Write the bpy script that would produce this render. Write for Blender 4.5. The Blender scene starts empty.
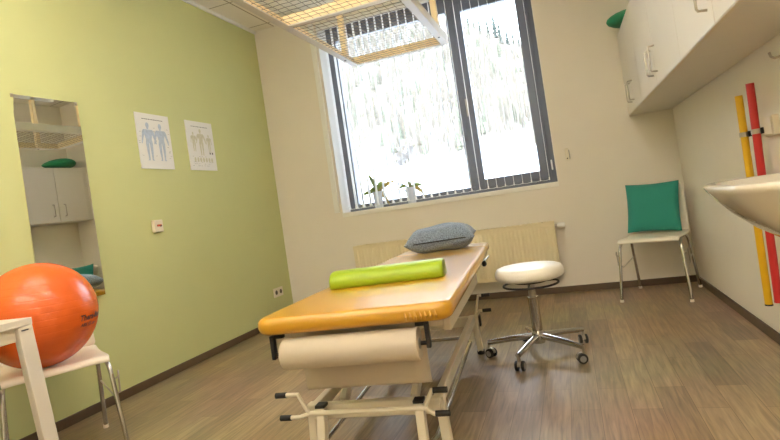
import bpy, bmesh, math, random
from math import sin, cos, pi, radians as R
from mathutils import Vector, Matrix
random.seed(7)
SC = bpy.context.scene
COL = SC.collection

# ------------------------------------------------------------------ materials
def lin(c):
    if isinstance(c, str):
        c = c.lstrip('#'); c = [int(c[i:i+2], 16)/255 for i in (0, 2, 4)]
    return tuple(x/12.92 if x <= .04045 else ((x+.055)/1.055)**2.4 for x in c) + (1,)

def mat(name, color, rough=.5, metal=0, bump=0, bscale=200, var=0, vscale=6, spec=.5, coat=0, trans=0, sheen=0):
    m = bpy.data.materials.new(name); m.use_nodes = True
    nt = m.node_tree; b = nt.nodes['Principled BSDF']
    b.inputs['Base Color'].default_value = lin(color)
    b.inputs['Roughness'].default_value = rough
    b.inputs['Metallic'].default_value = metal
    b.inputs['Specular IOR Level'].default_value = spec
    b.inputs['Coat Weight'].default_value = coat
    b.inputs['Transmission Weight'].default_value = trans
    b.inputs['Sheen Weight'].default_value = sheen
    tc = nt.nodes.new('ShaderNodeTexCoord')
    if bump:
        n = nt.nodes.new('ShaderNodeTexNoise'); n.inputs['Scale'].default_value = bscale; n.inputs['Detail'].default_value = 3
        bp = nt.nodes.new('ShaderNodeBump'); bp.inputs['Strength'].default_value = bump; bp.inputs['Distance'].default_value = .01
        nt.links.new(tc.outputs['Object'], n.inputs['Vector'])
        nt.links.new(n.outputs['Fac'], bp.inputs['Height']); nt.links.new(bp.outputs['Normal'], b.inputs['Normal'])
    if var:
        n2 = nt.nodes.new('ShaderNodeTexNoise'); n2.inputs['Scale'].default_value = vscale; n2.inputs['Detail'].default_value = 5
        mx = nt.nodes.new('ShaderNodeMix'); mx.data_type = 'RGBA'
        c = lin(color)
        mx.inputs[6].default_value = tuple(x*(1-var) for x in c[:3])+(1,)
        mx.inputs[7].default_value = tuple(min(1, x*(1+var)) for x in c[:3])+(1,)
        nt.links.new(tc.outputs['Object'], n2.inputs['Vector'])
        nt.links.new(n2.outputs['Fac'], mx.inputs[0]); nt.links.new(mx.outputs[2], b.inputs['Base Color'])
    return m

M = {}
M['green_wall'] = mat('green_paint', '#cbce93', .75, bump=.05, bscale=350, var=.02, spec=.3)
M['wall'] = mat('cream_paint', '#e8e1d4', .8, bump=.06, bscale=300, var=.02, spec=.3)
M['white'] = mat('white_paint', '#ecebe6', .55, var=.02)
M['ledge'] = mat('sill_white', '#efece4', .4, var=.02)
M['frame_grey'] = mat('window_grey', '#6d7078', .45, var=.03)
M['blind'] = mat('blind_fabric', '#f4f4f2', .8, bump=.03, bscale=600)
M['laminate'] = mat('white_laminate', '#dad3c7', .35, var=.01)
M['laminate_edge'] = mat('white_edge', '#d9d0bf', .45, var=.01)
M['steel'] = mat('brushed_steel', '#b9b2a6', .3, 1, var=.04, vscale=40)
M['chrome'] = mat('chrome', '#c9c7c4', .12, 1, var=.02)
M['ivory_shell'] = mat('ivory_shell', '#f2e8d8', .4, var=.015)
M['vinyl'] = mat('yellow_vinyl', '#c08d0a', .36, bump=.08, bscale=260, var=.03, vscale=5, spec=.6, coat=.5)
M['lime'] = mat('lime_vinyl', '#97b00a', .4, bump=.05, bscale=200, var=.03)
M['ivory_metal'] = mat('ivory_metal', '#ded6c4', .35, var=.02)
M['paper'] = mat('crepe_paper', '#bfb3a1', .9, bump=.05, bscale=400, var=.015)
M['black'] = mat('black_rubber', '#1c1b1b', .5, var=.05)
M['grey_plastic'] = mat('grey_plastic', '#8d8a86', .5, var=.05)
M['dark_metal'] = mat('dark_metal', '#3a3938', .35, .8, var=.05)
M['seat_white'] = mat('stool_vinyl', '#f1ece0', .35, bump=.03, bscale=200, var=.01)
M['ball'] = mat('orange_vinyl', '#db611d', .22, var=.03, vscale=4, spec=.6)
M['teal'] = mat('teal_fabric', '#2f8a7c', .85, bump=.2, bscale=500, var=.04, sheen=.1)
M['green_pad'] = mat('green_rubber', '#1f8254', .55, var=.06)
M['red'] = mat('red_tube', '#c42a2a', .45, var=.04)
M['yellow'] = mat('yellow_tube', '#e4b400', .45, var=.04)
M['sink'] = mat('ceramic', '#cdc4b5', .12, var=.01, coat=.4)
M['radiator'] = mat('radiator_enamel', '#e4d6b0', .4, var=.01)
M['lamplit'] = mat('lamplit_cream', '#ead4a6', .5, var=.06, vscale=15)  # off-white paint with warm lamplight put into the colour
M['cage_white'] = mat('cage_white', '#d2cdc3', .45, var=.02)
M['wire'] = mat('galvanised_wire', '#8f877a', .4, .7, var=.05)
M['pot'] = mat('white_pot', '#d0d3da', .35, var=.02)
M['leaf'] = mat('orchid_leaf', '#7d8a4c', .45, var=.25, vscale=20)
M['leaf_dry'] = mat('dry_leaf', '#9b8a52', .6, var=.2, vscale=20)
M['stem'] = mat('orchid_stem', '#7a7358', .6, var=.1)
M['petal'] = mat('petal', '#e2e1e2', .6, var=.03)
M['ink'] = mat('dark_ink', '#55565c', .7, var=.05)
M['ball_ink'] = mat('ball_ink', '#3a1608', .6, var=.05)
M['muscle'] = mat('chart_blue', '#b6c2d4', .7, var=.25, vscale=60)
M['skel'] = mat('chart_olive', '#cdc9b2', .7, var=.25, vscale=60)
M['chart'] = mat('chart_paper', '#e6e4e0', .5, var=.02)
M['red_mark'] = mat('red_mark', '#c8502a', .6, var=.05)
M['socket'] = mat('socket_white', '#e6ddc8', .4, var=.01)
M['socket_dark'] = mat('socket_hole', '#5c5346', .6, var=.05)
M['snow'] = mat('snow', '#f6f7fa', .9, bump=.1, bscale=.6, var=.02, vscale=.5)

def fabric_pillow():
    m = mat('blue_tweed', '#6d7684', .95, sheen=.2)
    nt = m.node_tree; b = nt.nodes['Principled BSDF']; tc = nt.nodes['Texture Coordinate']
    n = nt.nodes.new('ShaderNodeTexNoise'); n.inputs['Scale'].default_value = 170; n.inputs['Detail'].default_value = 4
    r = nt.nodes.new('ShaderNodeValToRGB'); e = r.color_ramp.elements
    e[0].position = .3; e[0].color = lin('#525c6c'); e[1].position = .64; e[1].color = lin('#94a3ba')
    bp = nt.nodes.new('ShaderNodeBump'); bp.inputs['Strength'].default_value = .5; bp.inputs['Distance'].default_value = .01
    nt.links.new(tc.outputs['Object'], n.inputs['Vector']); nt.links.new(n.outputs['Fac'], r.inputs['Fac'])
    nt.links.new(r.outputs['Color'], b.inputs['Base Color']); nt.links.new(n.outputs['Fac'], bp.inputs['Height'])
    nt.links.new(bp.outputs['Normal'], b.inputs['Normal'])
    return m
M['tweed'] = fabric_pillow()

def translucent(m, f, c):
    nt = m.node_tree; b = nt.nodes['Principled BSDF']; t = nt.nodes.new('ShaderNodeBsdfTranslucent'); t.inputs[0].default_value = lin(c)
    mx = nt.nodes.new('ShaderNodeMixShader'); mx.inputs[0].default_value = f
    nt.links.new(b.outputs[0], mx.inputs[1]); nt.links.new(t.outputs[0], mx.inputs[2]); nt.links.new(mx.outputs[0], nt.nodes['Material Output'].inputs[0])
translucent(M['blind'], .5, '#fafafa'); translucent(M['petal'], .3, '#dedcde'); translucent(M['leaf'], .35, '#9aa65a'); translucent(M['leaf_dry'], .4, '#c0ac6c')
def ball_grooves():
    m = M['ball']; nt = m.node_tree; b = nt.nodes['Principled BSDF']; tc = nt.nodes['Texture Coordinate']
    w = nt.nodes.new('ShaderNodeTexWave'); w.wave_type = 'BANDS'; w.bands_direction = 'Z'; w.wave_profile = 'SIN'
    w.inputs['Scale'].default_value = 11
    cr = nt.nodes.new('ShaderNodeValToRGB'); cr.color_ramp.elements[0].position = 0; cr.color_ramp.elements[1].position = .12
    bp = nt.nodes.new('ShaderNodeBump'); bp.inputs['Strength'].default_value = .16; bp.inputs['Distance'].default_value = .003
    nt.links.new(tc.outputs['Object'], w.inputs['Vector']); nt.links.new(w.outputs['Fac'], cr.inputs['Fac'])
    nt.links.new(cr.outputs['Color'], bp.inputs['Height']); nt.links.new(bp.outputs['Normal'], b.inputs['Normal'])
ball_grooves()

def wood_floor():
    m = bpy.data.materials.new('wood_planks'); m.use_nodes = True
    nt = m.node_tree; b = nt.nodes['Principled BSDF']; L = nt.links.new
    tc = nt.nodes.new('ShaderNodeTexCoord')
    mp = nt.nodes.new('ShaderNodeMapping'); mp.inputs['Rotation'].default_value = (0, 0, R(90))
    L(tc.outputs['Object'], mp.inputs['Vector'])
    br = nt.nodes.new('ShaderNodeTexBrick'); br.offset = .37; br.offset_frequency = 2; br.squash = 1
    br.inputs['Scale'].default_value = 1
    br.inputs['Brick Width'].default_value = .62; br.inputs['Row Height'].default_value = .115
    br.inputs['Mortar Size'].default_value = .0012; br.inputs['Mortar Smooth'].default_value = .3
    br.inputs['Color1'].default_value = (0, 0, 0, 1); br.inputs['Color2'].default_value = (1, 1, 1, 1)
    br.inputs['Mortar'].default_value = (.0, .0, .0, 1)
    L(mp.outputs['Vector'], br.inputs['Vector'])
    ramp = nt.nodes.new('ShaderNodeValToRGB'); e = ramp.color_ramp.elements
    e[0].position = 0; e[0].color = lin('#7f6d55'); e[1].position = 1; e[1].color = lin('#9b8566')
    e2 = e.new(.5); e2.color = lin('#8d785d')
    L(br.outputs['Color'], ramp.inputs['Fac'])
    # grain stretched along the boards
    mg = nt.nodes.new('ShaderNodeMapping'); mg.inputs['Scale'].default_value = (34, 2.2, 1)
    L(tc.outputs['Object'], mg.inputs['Vector'])
    ng = nt.nodes.new('ShaderNodeTexNoise'); ng.inputs['Scale'].default_value = 2; ng.inputs['Detail'].default_value = 8; ng.inputs['Distortion'].default_value = .6
    L(mg.outputs['Vector'], ng.inputs['Vector'])
    mx = nt.nodes.new('ShaderNodeMix'); mx.data_type = 'RGBA'; mx.blend_type = 'OVERLAY'; mx.inputs[0].default_value = .85
    L(ramp.outputs['Color'], mx.inputs[6]); L(ng.outputs['Fac'], mx.inputs[7])
    nb = nt.nodes.new('ShaderNodeTexNoise'); nb.inputs['Scale'].default_value = 1.3; nb.inputs['Detail'].default_value = 4
    L(tc.outputs['Object'], nb.inputs['Vector'])
    mx2 = nt.nodes.new('ShaderNodeMix'); mx2.data_type = 'RGBA'; mx2.blend_type = 'SOFT_LIGHT'; mx2.inputs[0].default_value = .35
    L(mx.outputs[2], mx2.inputs[6]); L(nb.outputs['Color'], mx2.inputs[7])
    mm = nt.nodes.new('ShaderNodeMix'); mm.data_type = 'RGBA'; mm.inputs[7].default_value = lin('#66543f')
    L(br.outputs['Fac'], mm.inputs[0]); L(mx2.outputs[2], mm.inputs[6])
    L(mm.outputs[2], b.inputs['Base Color'])
    b.inputs['Roughness'].default_value = .36
    rr = nt.nodes.new('ShaderNodeMapRange'); rr.inputs[3].default_value = .26; rr.inputs[4].default_value = .44
    L(ng.outputs['Fac'], rr.inputs[0]); L(rr.outputs[0], b.inputs['Roughness'])
    bp = nt.nodes.new('ShaderNodeBump'); bp.inputs['Strength'].default_value = .12; bp.inputs['Distance'].default_value = .004
    L(ng.outputs['Fac'], bp.inputs['Height']); L(bp.outputs['Normal'], b.inputs['Normal'])
    return m
M['floor'] = wood_floor()

def dark_wood():
    m = mat('dark_wood', '#5b4937', .5, var=.15, vscale=12)
    return m
M['baseboard'] = dark_wood()

def ceiling_tiles():
    m = mat('ceiling_panels', '#e9e4d8', .85, bump=.08, bscale=160)
    nt = m.node_tree; b = nt.nodes['Principled BSDF']; tc = nt.nodes['Texture Coordinate']
    br = nt.nodes.new('ShaderNodeTexBrick'); br.offset = 0
    br.inputs['Brick Width'].default_value = .62; br.inputs['Row Height'].default_value = .62; br.inputs['Scale'].default_value = 1
    br.inputs['Mortar Size'].default_value = .006; br.inputs['Mortar Smooth'].default_value = 0
    br.inputs['Color1'].default_value = lin('#eee8da'); br.inputs['Color2'].default_value = lin('#f0ebe0'); br.inputs['Mortar'].default_value = lin('#a79c86')
    mp = nt.nodes.new('ShaderNodeMapping'); mp.inputs['Location'].default_value = (-.23, .12, 0)
    nt.links.new(tc.outputs['Object'], mp.inputs['Vector']); nt.links.new(mp.outputs['Vector'], br.inputs['Vector'])
    nt.links.new(br.outputs['Color'], b.inputs['Base Color'])
    return m
M['ceiling'] = ceiling_tiles()

def glass_mat():
    m = bpy.data.materials.new('window_glass'); m.use_nodes = True; nt = m.node_tree
    nt.nodes.remove(nt.nodes['Principled BSDF']); out = nt.nodes['Material Output']
    t = nt.nodes.new('ShaderNodeBsdfTransparent'); t.inputs[0].default_value = (.97, .985, .98, 1)
    g = nt.nodes.new('ShaderNodeBsdfGlossy'); g.inputs['Roughness'].default_value = .02
    f = nt.nodes.new('ShaderNodeFresnel'); f.inputs[0].default_value = 1.45
    mx = nt.nodes.new('ShaderNodeMixShader')
    nt.links.new(f.outputs[0], mx.inputs[0]); nt.links.new(t.outputs[0], mx.inputs[1]); nt.links.new(g.outputs[0], mx.inputs[2])
    nt.links.new(mx.outputs[0], out.inputs[0])
    return m
M['glass'] = glass_mat()
M['mirror'] = mat('mirror_silver', '#e8e8e4', .0, 1)
M['mirror'].node_tree.nodes['Principled BSDF'].inputs['Roughness'].default_value = 0.0

def emit(name, color, s):
    m = bpy.data.materials.new(name); m.use_nodes = True; nt = m.node_tree
    b = nt.nodes['Principled BSDF']; b.inputs['Base Color'].default_value = lin(color)
    b.inputs['Emission Color'].default_value = lin(color); b.inputs['Emission Strength'].default_value = s
    return m
M['lamp'] = emit('lamp_diffuser', '#ffe6bf', 1.6)

def hill_mat():
    m = mat('wooded_slope', '#b9ada0', .95)
    nt = m.node_tree; b = nt.nodes['Principled BSDF']; tc = nt.nodes['Texture Coordinate']; L = nt.links.new
    mp = nt.nodes.new('ShaderNodeMapping'); mp.inputs['Scale'].default_value = (1.1, .22, .22)
    L(tc.outputs['Object'], mp.inputs['Vector'])
    n = nt.nodes.new('ShaderNodeTexNoise'); n.inputs['Scale'].default_value = .9; n.inputs['Detail'].default_value = 8; n.inputs['Roughness'].default_value = .7
    L(mp.outputs['Vector'], n.inputs['Vector'])
    r = nt.nodes.new('ShaderNodeValToRGB'); e = r.color_ramp.elements
    e[0].position = .3; e[0].color = lin('#5f594f'); e[1].position = .68; e[1].color = lin('#97948d')
    k = e.new(.48); k.color = lin('#7b756b')
    L(n.outputs['Fac'], r.inputs['Fac']); L(r.outputs['Color'], b.inputs['Base Color'])
    return m
M['hill'] = hill_mat()
M['bark'] = mat('bare_trees', '#7d766b', .95, var=.2, vscale=.6)
M['conifer'] = mat('conifer', '#6d7060', .95, var=.25, vscale=.8)
M['conifer_dark'] = mat('conifer_dark', '#3f4843', .95, var=.2, vscale=.8)

# ------------------------------------------------------------------ mesh helper
class MB:
    def __init__(s): s.bm = bmesh.new()
    def box(s, c, size, rot=None, origin=None):
        hx, hy, hz = [d/2 for d in size]
        vs = []
        for x, y, z in ((-1,-1,-1),(1,-1,-1),(1,1,-1),(-1,1,-1),(-1,-1,1),(1,-1,1),(1,1,1),(-1,1,1)):
            p = Vector((x*hx, y*hy, z*hz))
            if rot is not None: p = rot @ p
            vs.append(s.bm.verts.new(p + Vector(c)))
        for f in ((0,3,2,1),(4,5,6,7),(0,1,5,4),(1,2,6,5),(2,3,7,6),(3,0,4,7)):
            s.bm.faces.new([vs[i] for i in f])
        return s
    def span(s, a, b):
        return s.box([(a[i]+b[i])/2 for i in range(3)], [abs(b[i]-a[i]) for i in range(3)])
    def beam(s, p0, p1, w, h, up=(0,0,1)):
        p0, p1 = Vector(p0), Vector(p1); d = (p1-p0); l = d.length; d.normalize()
        side = d.cross(Vector(up))
        if side.length < 1e-4: side = d.cross(Vector((0,1,0)))
        side.normalize(); u = side.cross(d)
        rot = Matrix((side, d, u)).transposed()
        return s.box((p0+p1)/2, (w, l, h), rot)
    def tube(s, pts, r, n=10, closed=False, cap=True):
        pts = [Vector(p) for p in pts]; N = len(pts)
        rr = r if isinstance(r, (list, tuple)) else [r]*N
        rings = []; prev = None
        for i, p in enumerate(pts):
            if closed: t = pts[(i+1) % N]-pts[i-1]
            elif i == 0: t = pts[1]-p
            elif i == N-1: t = p-pts[i-1]
            else: t = (pts[i+1]-p).normalized()+(p-pts[i-1]).normalized()
            t.normalize()
            if prev is None:
                a = Vector((0,0,1)) if abs(t.z) < .9 else Vector((1,0,0))
                u = t.cross(a).normalized()
            else:
                u = (prev - t*prev.dot(t)).normalized()
            prev = u; v = t.cross(u)
            rings.append([s.bm.verts.new(p+(u*cos(2*pi*k/n)+v*sin(2*pi*k/n))*rr[i]) for k in range(n)])
        for i in range(N if closed else N-1):
            a, b = rings[i], rings[(i+1) % N]
            for k in range(n): s.bm.faces.new((a[k], a[(k+1) % n], b[(k+1) % n], b[k]))
        if cap and not closed:
            s.bm.faces.new(rings[0][::-1]); s.bm.faces.new(rings[-1])
        return s
    def cyl(s, p0, p1, r, n=20, r2=None):
        return s.tube([p0, p1], [r, r if r2 is None else r2], n)
    def lathe(s, prof, c=(0,0,0), n=32, axis='z'):
        rings = []
        for r, z in prof:
            ring = []
            for k in range(n):
                a = 2*pi*k/n; x, y = r*cos(a), r*sin(a)
                p = (x, y, z) if axis == 'z' else ((z, x, y) if axis == 'x' else (y, z, x))
                ring.append(s.bm.verts.new(Vector(p)+Vector(c)))
            rings.append(ring)
        for a, b in zip(rings, rings[1:]):
            for k in range(n): s.bm.faces.new((a[k], a[(k+1) % n], b[(k+1) % n], b[k]))
        s.bm.faces.new(rings[0][::-1]); s.bm.faces.new(rings[-1])
        return s
    def slab(s, x0, x1, y0, y1, z0, z1, cr, er, n=6, zf=None):
        """rounded rectangular pad: corner radius cr, edge radius er"""
        zf = zf or (lambda x, y: 0)
        rings = []
        prof = [(er*(1-sin(a)), z0+er*(1-cos(a))) for a in [pi/2*k/n for k in range(n+1)]]
        prof += [(er*(1-cos(a)), z1-er+er*sin(a)) for a in [pi/2*k/n for k in range(n+1)]]
        for ins, z in prof:
            ring = []; c = max(cr-ins, .002)
            for cx, cy, a0 in ((x1-cr, y1-cr, 0), (x0+cr, y1-cr, pi/2), (x0+cr, y0+cr, pi), (x1-cr, y0+cr, 3*pi/2)):
                for k in range(n+1):
                    a = a0+pi/2*k/n; x, y = cx+c*cos(a), cy+c*sin(a)
                    ring.append(s.bm.verts.new((x, y, z+zf(x, y))))
            rings.append(ring)
        m = len(rings[0])
        for a, b in zip(rings, rings[1:]):
            for k in range(m): s.bm.faces.new((a[k], a[(k+1) % m], b[(k+1) % m], b[k]))
        s.bm.faces.new(rings[0][::-1]); s.bm.faces.new(rings[-1])
        return s
    def grid(s, P):
        V = [[s.bm.verts.new(p) for p in row] for row in P]
        for i in range(len(V)-1):
            for j in range(len(V[0])-1):
                s.bm.faces.new((V[i][j], V[i][j+1], V[i+1][j+1], V[i+1][j]))
        return s
    def poly(s, pts):
        s.bm.faces.new([s.bm.verts.new(p) for p in pts]); return s
    def prism(s, pts, d):
        a = [s.bm.verts.new(p) for p in pts]; b = [s.bm.verts.new(Vector(p)+Vector(d)) for p in pts]
        s.bm.faces.new(a[::-1]); s.bm.faces.new(b); n = len(a)
        for k in range(n): s.bm.faces.new((a[k], a[(k+1) % n], b[(k+1) % n], b[k]))
        return s
    def sphere(s, c, r, n=24, sc=(1,1,1)):
        prof = [(max(r*sin(pi*k/n), .0005), -r*cos(pi*k/n)) for k in range(n+1)]
        k0 = len(s.bm.verts); s.lathe(prof, (0,0,0), n*2)
        s.bm.verts.ensure_lookup_table()
        for v in s.bm.verts[k0:]:
            v.co = Vector((v.co.x*sc[0], v.co.y*sc[1], v.co.z*sc[2]))+Vector(c)
        return s
    def build(s, name, m, parent=None, loc=None, rot=None, smooth=40, bevel=0, solid=0, sub=0):
        bmesh.ops.recalc_face_normals(s.bm, faces=s.bm.faces)
        me = bpy.data.meshes.new(name); s.bm.to_mesh(me); s.bm.free()
        if smooth:
            me.polygons.foreach_set('use_smooth', [True]*len(me.polygons)); me.set_sharp_from_angle(angle=R(smooth))
        me.materials.append(m)
        o = bpy.data.objects.new(name, me); COL.objects.link(o)
        if parent is not None: o.parent = parent
        if loc is not None: o.location = loc
        if rot is not None: o.rotation_euler = rot
        if solid:
            md = o.modifiers.new('thickness', 'SOLIDIFY'); md.thickness = solid; md.offset = 0
        if sub:
            md = o.modifiers.new('smooth', 'SUBSURF'); md.levels = sub; md.render_levels = sub
        if bevel:
            md = o.modifiers.new('bevel', 'BEVEL'); md.width = bevel; md.segments = 2; md.limit_method = 'ANGLE'; md.angle_limit = R(40)
        return o

def recenter(o):
    """put a top-level mesh's origin at the middle of its base"""
    me = o.data; vs = [v.co for v in me.vertices]
    c = Vector(((min(v.x for v in vs)+max(v.x for v in vs))/2, (min(v.y for v in vs)+max(v.y for v in vs))/2, min(v.z for v in vs)))
    me.transform(Matrix.Translation(-c)); o.location = o.location + c
    return o
def tag(o, label, cat, group=None, kind=None):
    o['label'] = label; o['category'] = cat
    if group: o['group'] = group
    if kind: o['kind'] = kind
    return o
def thing(name, label, cat, loc=(0,0,0), rz=0, group=None):
    o = bpy.data.objects.new(name, None); o.empty_display_size = .1; COL.objects.link(o)
    o.location = loc; o.rotation_euler = (0,0,rz)
    return tag(o, label, cat, group)
def struct(o):
    o['kind'] = 'structure'; return o
def copy_tree(o, parent=None):
    c = o.copy(); COL.objects.link(c)
    if parent is not None: c.parent = parent
    for ch in list(o.children): copy_tree(ch, c)
    return c
def text_mesh(body, size, name, m, parent, mapper, shear=0, bold=.0):
    cu = bpy.data.curves.new(name, 'FONT'); cu.body = body; cu.size = size; cu.align_x = 'CENTER'; cu.align_y = 'CENTER'
    cu.shear = shear; cu.offset = bold; cu.resolution_u = 2
    t = bpy.data.objects.new(name, cu); COL.objects.link(t)
    bpy.context.view_layer.update()
    me = bpy.data.meshes.new_from_object(t.evaluated_get(bpy.context.evaluated_depsgraph_get()))
    bpy.data.objects.remove(t); bpy.data.curves.remove(cu)
    for v in me.vertices: v.co = mapper(v.co.x, v.co.y)
    me.materials.clear(); me.materials.append(m)
    o = bpy.data.objects.new(name, me); COL.objects.link(o); o.parent = parent
    return o

# ------------------------------------------------------------------ room shell
W, H, Y0 = 3.627, 2.893, -6.4          # width, ceiling height, rear wall
OX0, OX1, OZ0, OZ1 = .676, 2.69, .905, 2.80   # window opening
struct(MB().span((-.1, Y0-.1, -.1), (W+.1, .3, 0)).build('floor', M['floor'], smooth=0))
struct(MB().span((-.1, Y0-.1, H), (W+.1, .3, H+.1)).build('ceiling', M['ceiling'], smooth=0))
struct(MB().span((-.1, Y0-.1, 0), (0, .3, H)).build('wall_left', M['green_wall'], smooth=0))
struct(MB().span((W, Y0-.1, 0), (W+.1, .3, H)).build('wall_right', M['wall'], smooth=0))
struct(MB().span((0, Y0-.1, 0), (W, Y0, H)).build('wall_front', M['wall'], smooth=0))
wb = MB()
wb.span((0, 0, 0), (OX0, .3, H)).span((OX1, 0, 0), (W, .3, H)).span((OX0, 0, 0), (OX1, .3, OZ0)).span((OX0, 0, OZ1), (OX1, .3, H))
struct(wb.build('wall_back', M['wall'], smooth=0))
BH = .053
struct(MB().span((0, Y0, 0), (.014, 0, BH)).build('baseboard_left', M['baseboard'], smooth=0, bevel=.003))
struct(MB().span((W-.014, Y0, 0), (W, 0, BH)).build('baseboard_right', M['baseboard'], smooth=0, bevel=.003))
struct(MB().span((.014, -.014, 0), (W-.014, 0, BH)).build('baseboard_back', M['baseboard'], smooth=0, bevel=.003))
# narrow cover strip where the green wall meets the ceiling, pale strip in the corner
struct(MB().span((0, Y0, H-.03), (.02, 0, H)).build('trim_1', M['white'], smooth=0, bevel=.004))
struct(MB().span((.603, -.022, .955), (.655, 0, OZ1+.01)).build('trim_2', M['white'], smooth=0, bevel=.004))

# ------------------------------------------------------------------ window
win = bpy.data.objects.new('window_1', None); COL.objects.link(win); win.location = (1.68, .2, .945); struct(win)
def wp(mb, name, m, parent=win, **k):
    """build a window piece from world coordinates"""
    mb.bm.transform(Matrix.Translation((-1.68, -.2, -.945))) if parent is win else None
    return mb.build(name, m, parent, **k)
FY0, FY1 = .2, .27
wp(MB().span((OX0-.0, -.008, .905), (OX1, .2, .946)), 'window_sill', M['ledge'], bevel=.004, smooth=0)
f = MB()
f.span((OX0, FY0, .946), (.775, FY1, OZ1)).span((2.62, FY0, .946), (OX1, FY1, OZ1))
f.span((.775, FY0, .946), (2.62, FY1, 1.01)).span((.775, FY0, 2.66), (2.62, FY1, OZ1))
f.span((1.905, FY0, 1.01), (1.975, FY1, 2.66))
wp(f, 'window_frame', M['frame_grey'], smooth=0, bevel=.004)
f = MB(); sy0, sy1 = .185, .255
f.span((1.96, sy0, .99), (2.05, sy1, 2.70)).span((2.545, sy0, .99), (2.64, sy1, 2.70))
f.span((2.05, sy0, .99), (2.545, sy1, 1.065)).span((2.05, sy0, 2.635), (2.545, sy1, 2.70))
sash = wp(f, 'sash', M['frame_grey'], smooth=0, bevel=.004)
h = MB().box((1.99-1.68, -.02-.0, 1.79-.945), (.024, .012, .07))
h.beam((1.99-1.68, -.035, 1.79-.945), (1.99-1.68, -.035, 1.66-.945), .016, .014, up=(0,1,0)).cyl((1.99-1.68, -.015, 1.79-.945), (1.99-1.68, -.04, 1.79-.945), .008, 10)
h.build('window_handle', M['steel'], sash, bevel=.003)
MB().box((2.655-1.68, -.02, 1.10-.945), (.014, .016, .09)).build('hinge', M['white'], sash, bevel=.003)
wp(MB().span((.77, .225, 1.0), (1.91, .231, 2.67)), 'pane', M['glass'], smooth=0)
wp(MB().span((2.04, .215, 1.06), (2.55, .221, 2.64)), 'pane', M['glass'], smooth=0)
# white reveal lining at both sides and on top
wp(MB().span((OX0, 0, .946), (OX0+.004, .2, OZ1)), 'reveal', M['white'], smooth=0)
wp(MB().span((OX1-.004, 0, .946), (OX1, .2, OZ1)), 'reveal', M['white'], smooth=0)
wp(MB().span((OX0, 0, OZ1-.004), (OX1, .2, OZ1)), 'reveal', M['white'], smooth=0)

# vertical blind hanging in the reveal
vb = thing('vertical_blind', 'white vertical blind with slats turned open in the grey window', 'blind', (1.68, .052, OZ1-.005))
MB().span((-.99, -.02, -.045), (.99, .02, 0)).build('headrail', M['white'], vb, smooth=0, bevel=.003)
zb = .972-OZ1+.005
sl0 = None; xs = []
n_sl = 26
for k in range(n_sl):
    x = -.945+k*(1.885/(n_sl-1)); xs.append(x)
    if sl0 is None:
        w2 = .039; P = []
        for z in (-.05, zb+.03, zb):
            P.append([Vector((.003*(1-(t/w2)**2), t, z)) for t in (-w2, -w2/2, 0, w2/2, w2)])
        sl0 = MB().grid(P).build('slat', M['blind'], vb); o = sl0
        wgt = MB().span((-.003, -.038, zb-.003), (.004, .038, zb+.022)).build('bottom_weight', M['white'], sl0, smooth=0)
    else:
        o = copy_tree(sl0, vb)
    o.location = (x, 0, 0); o.rotation_euler = (0, 0, R(4.6+.7*sin(k*1.7)))
ch = MB()
for s_ in (-1, 1):
    pts = []
    for k in range(n_sl-1):
        for j in range(6):
            t = j/6; pts.append((xs[k]+(xs[k+1]-xs[k])*t, s_*.038, zb+.004-.007*4*t*(1-t)))
    pts.append((xs[-1], s_*.038, zb+.005))
    ch.tube(pts, .0014, 5)
ch.build('bead_chain', M['white'], vb)

# ------------------------------------------------------------------ outside
def hill_z(x, y):
    yy = min(max((y-23.5)/46.5, 0), 1)
    ridge = min(21.1 - .62*(x+6.5), 26) + .35*sin(x*.8)+.25*sin(x*1.9+1)
    return 2.6 - 1.0*max(0, 1-yy*14) + ridge*yy**.9 + .35*sin(x*.7+y*.3)
P = []
for i in range(25):
    y = 1.0+i*1.0; row = []
    for j in range(61):
        x = -28+j; t = i/24
        z = -.6+3.75*t**.85 + .012*sin(x*.9+i*.6)*t + (.75*max(0, sin(x*.42+3.0))**2*(1 if x < -5.2 else 0))*t**4
        row.append(Vector((x, y, z)))
    P.append(row)
struct(MB().grid(P).build('snow_ground', M['snow'], smooth=60))
P = [[Vector((-45+j*1.5, 22+i*2, hill_z(-45+j*1.5, 22+i*2))) for j in range(61)] for i in range(26)]
struct(MB().grid(P).build('hill_terrain', M['hill'], smooth=60))
def conifer(mb, x, y, z, h, r, tiers=5, n=7):
    for k in range(tiers):
        t0 = k/tiers; z0 = z+h*(.08+.92*t0); z1 = z+h*min(1, .08+.92*(t0+1.7/tiers)); rr = r*(1-t0)**.9+.03
        ring = [mb.bm.verts.new((x+rr*cos(2*pi*q/n+k)*random.uniform(.8, 1.15), y+rr*sin(2*pi*q/n+k)*random.uniform(.8, 1.15), z0-random.uniform(0, .1)*h/tiers)) for q in range(n)]
        top = mb.bm.verts.new((x, y, z1))
        for q in range(n): mb.bm.faces.new((ring[q], ring[(q+1) % n], top))
fo = MB()
for k in range(2200):
    y = random.uniform(26, 62); x = random.uniform(-.42*(y+4.8)+1, .05*(y+4.8)+3)
    z = hill_z(x, y); h = random.uniform(1.0, 2.4)
    fo.tube([(x, y, z-.2), (x+random.uniform(-.1, .1), y, z+h)], [.045, .012], 4)
    for q in range(3):
        t = random.uniform(.35, .85); s_ = random.choice((-1, 1))
        fo.tube([(x, y, z+h*t), (x+s_*h*.22*(1.1-t), y, z+h*(t+.2))], [.022, .008], 3)
nbare = len(fo.bm.faces)
for k in range(260):
    y = random.uniform(26, 62); x = random.uniform(-.42*(y+4.8)+1, .05*(y+4.8)+3)
    conifer(fo, x, y, hill_z(x, y)-.2, random.uniform(.9, 1.9), random.uniform(.13, .26))
fo.bm.faces.ensure_lookup_table()
for q in range(nbare, len(fo.bm.faces)): fo.bm.faces[q].material_index = 1
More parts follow.
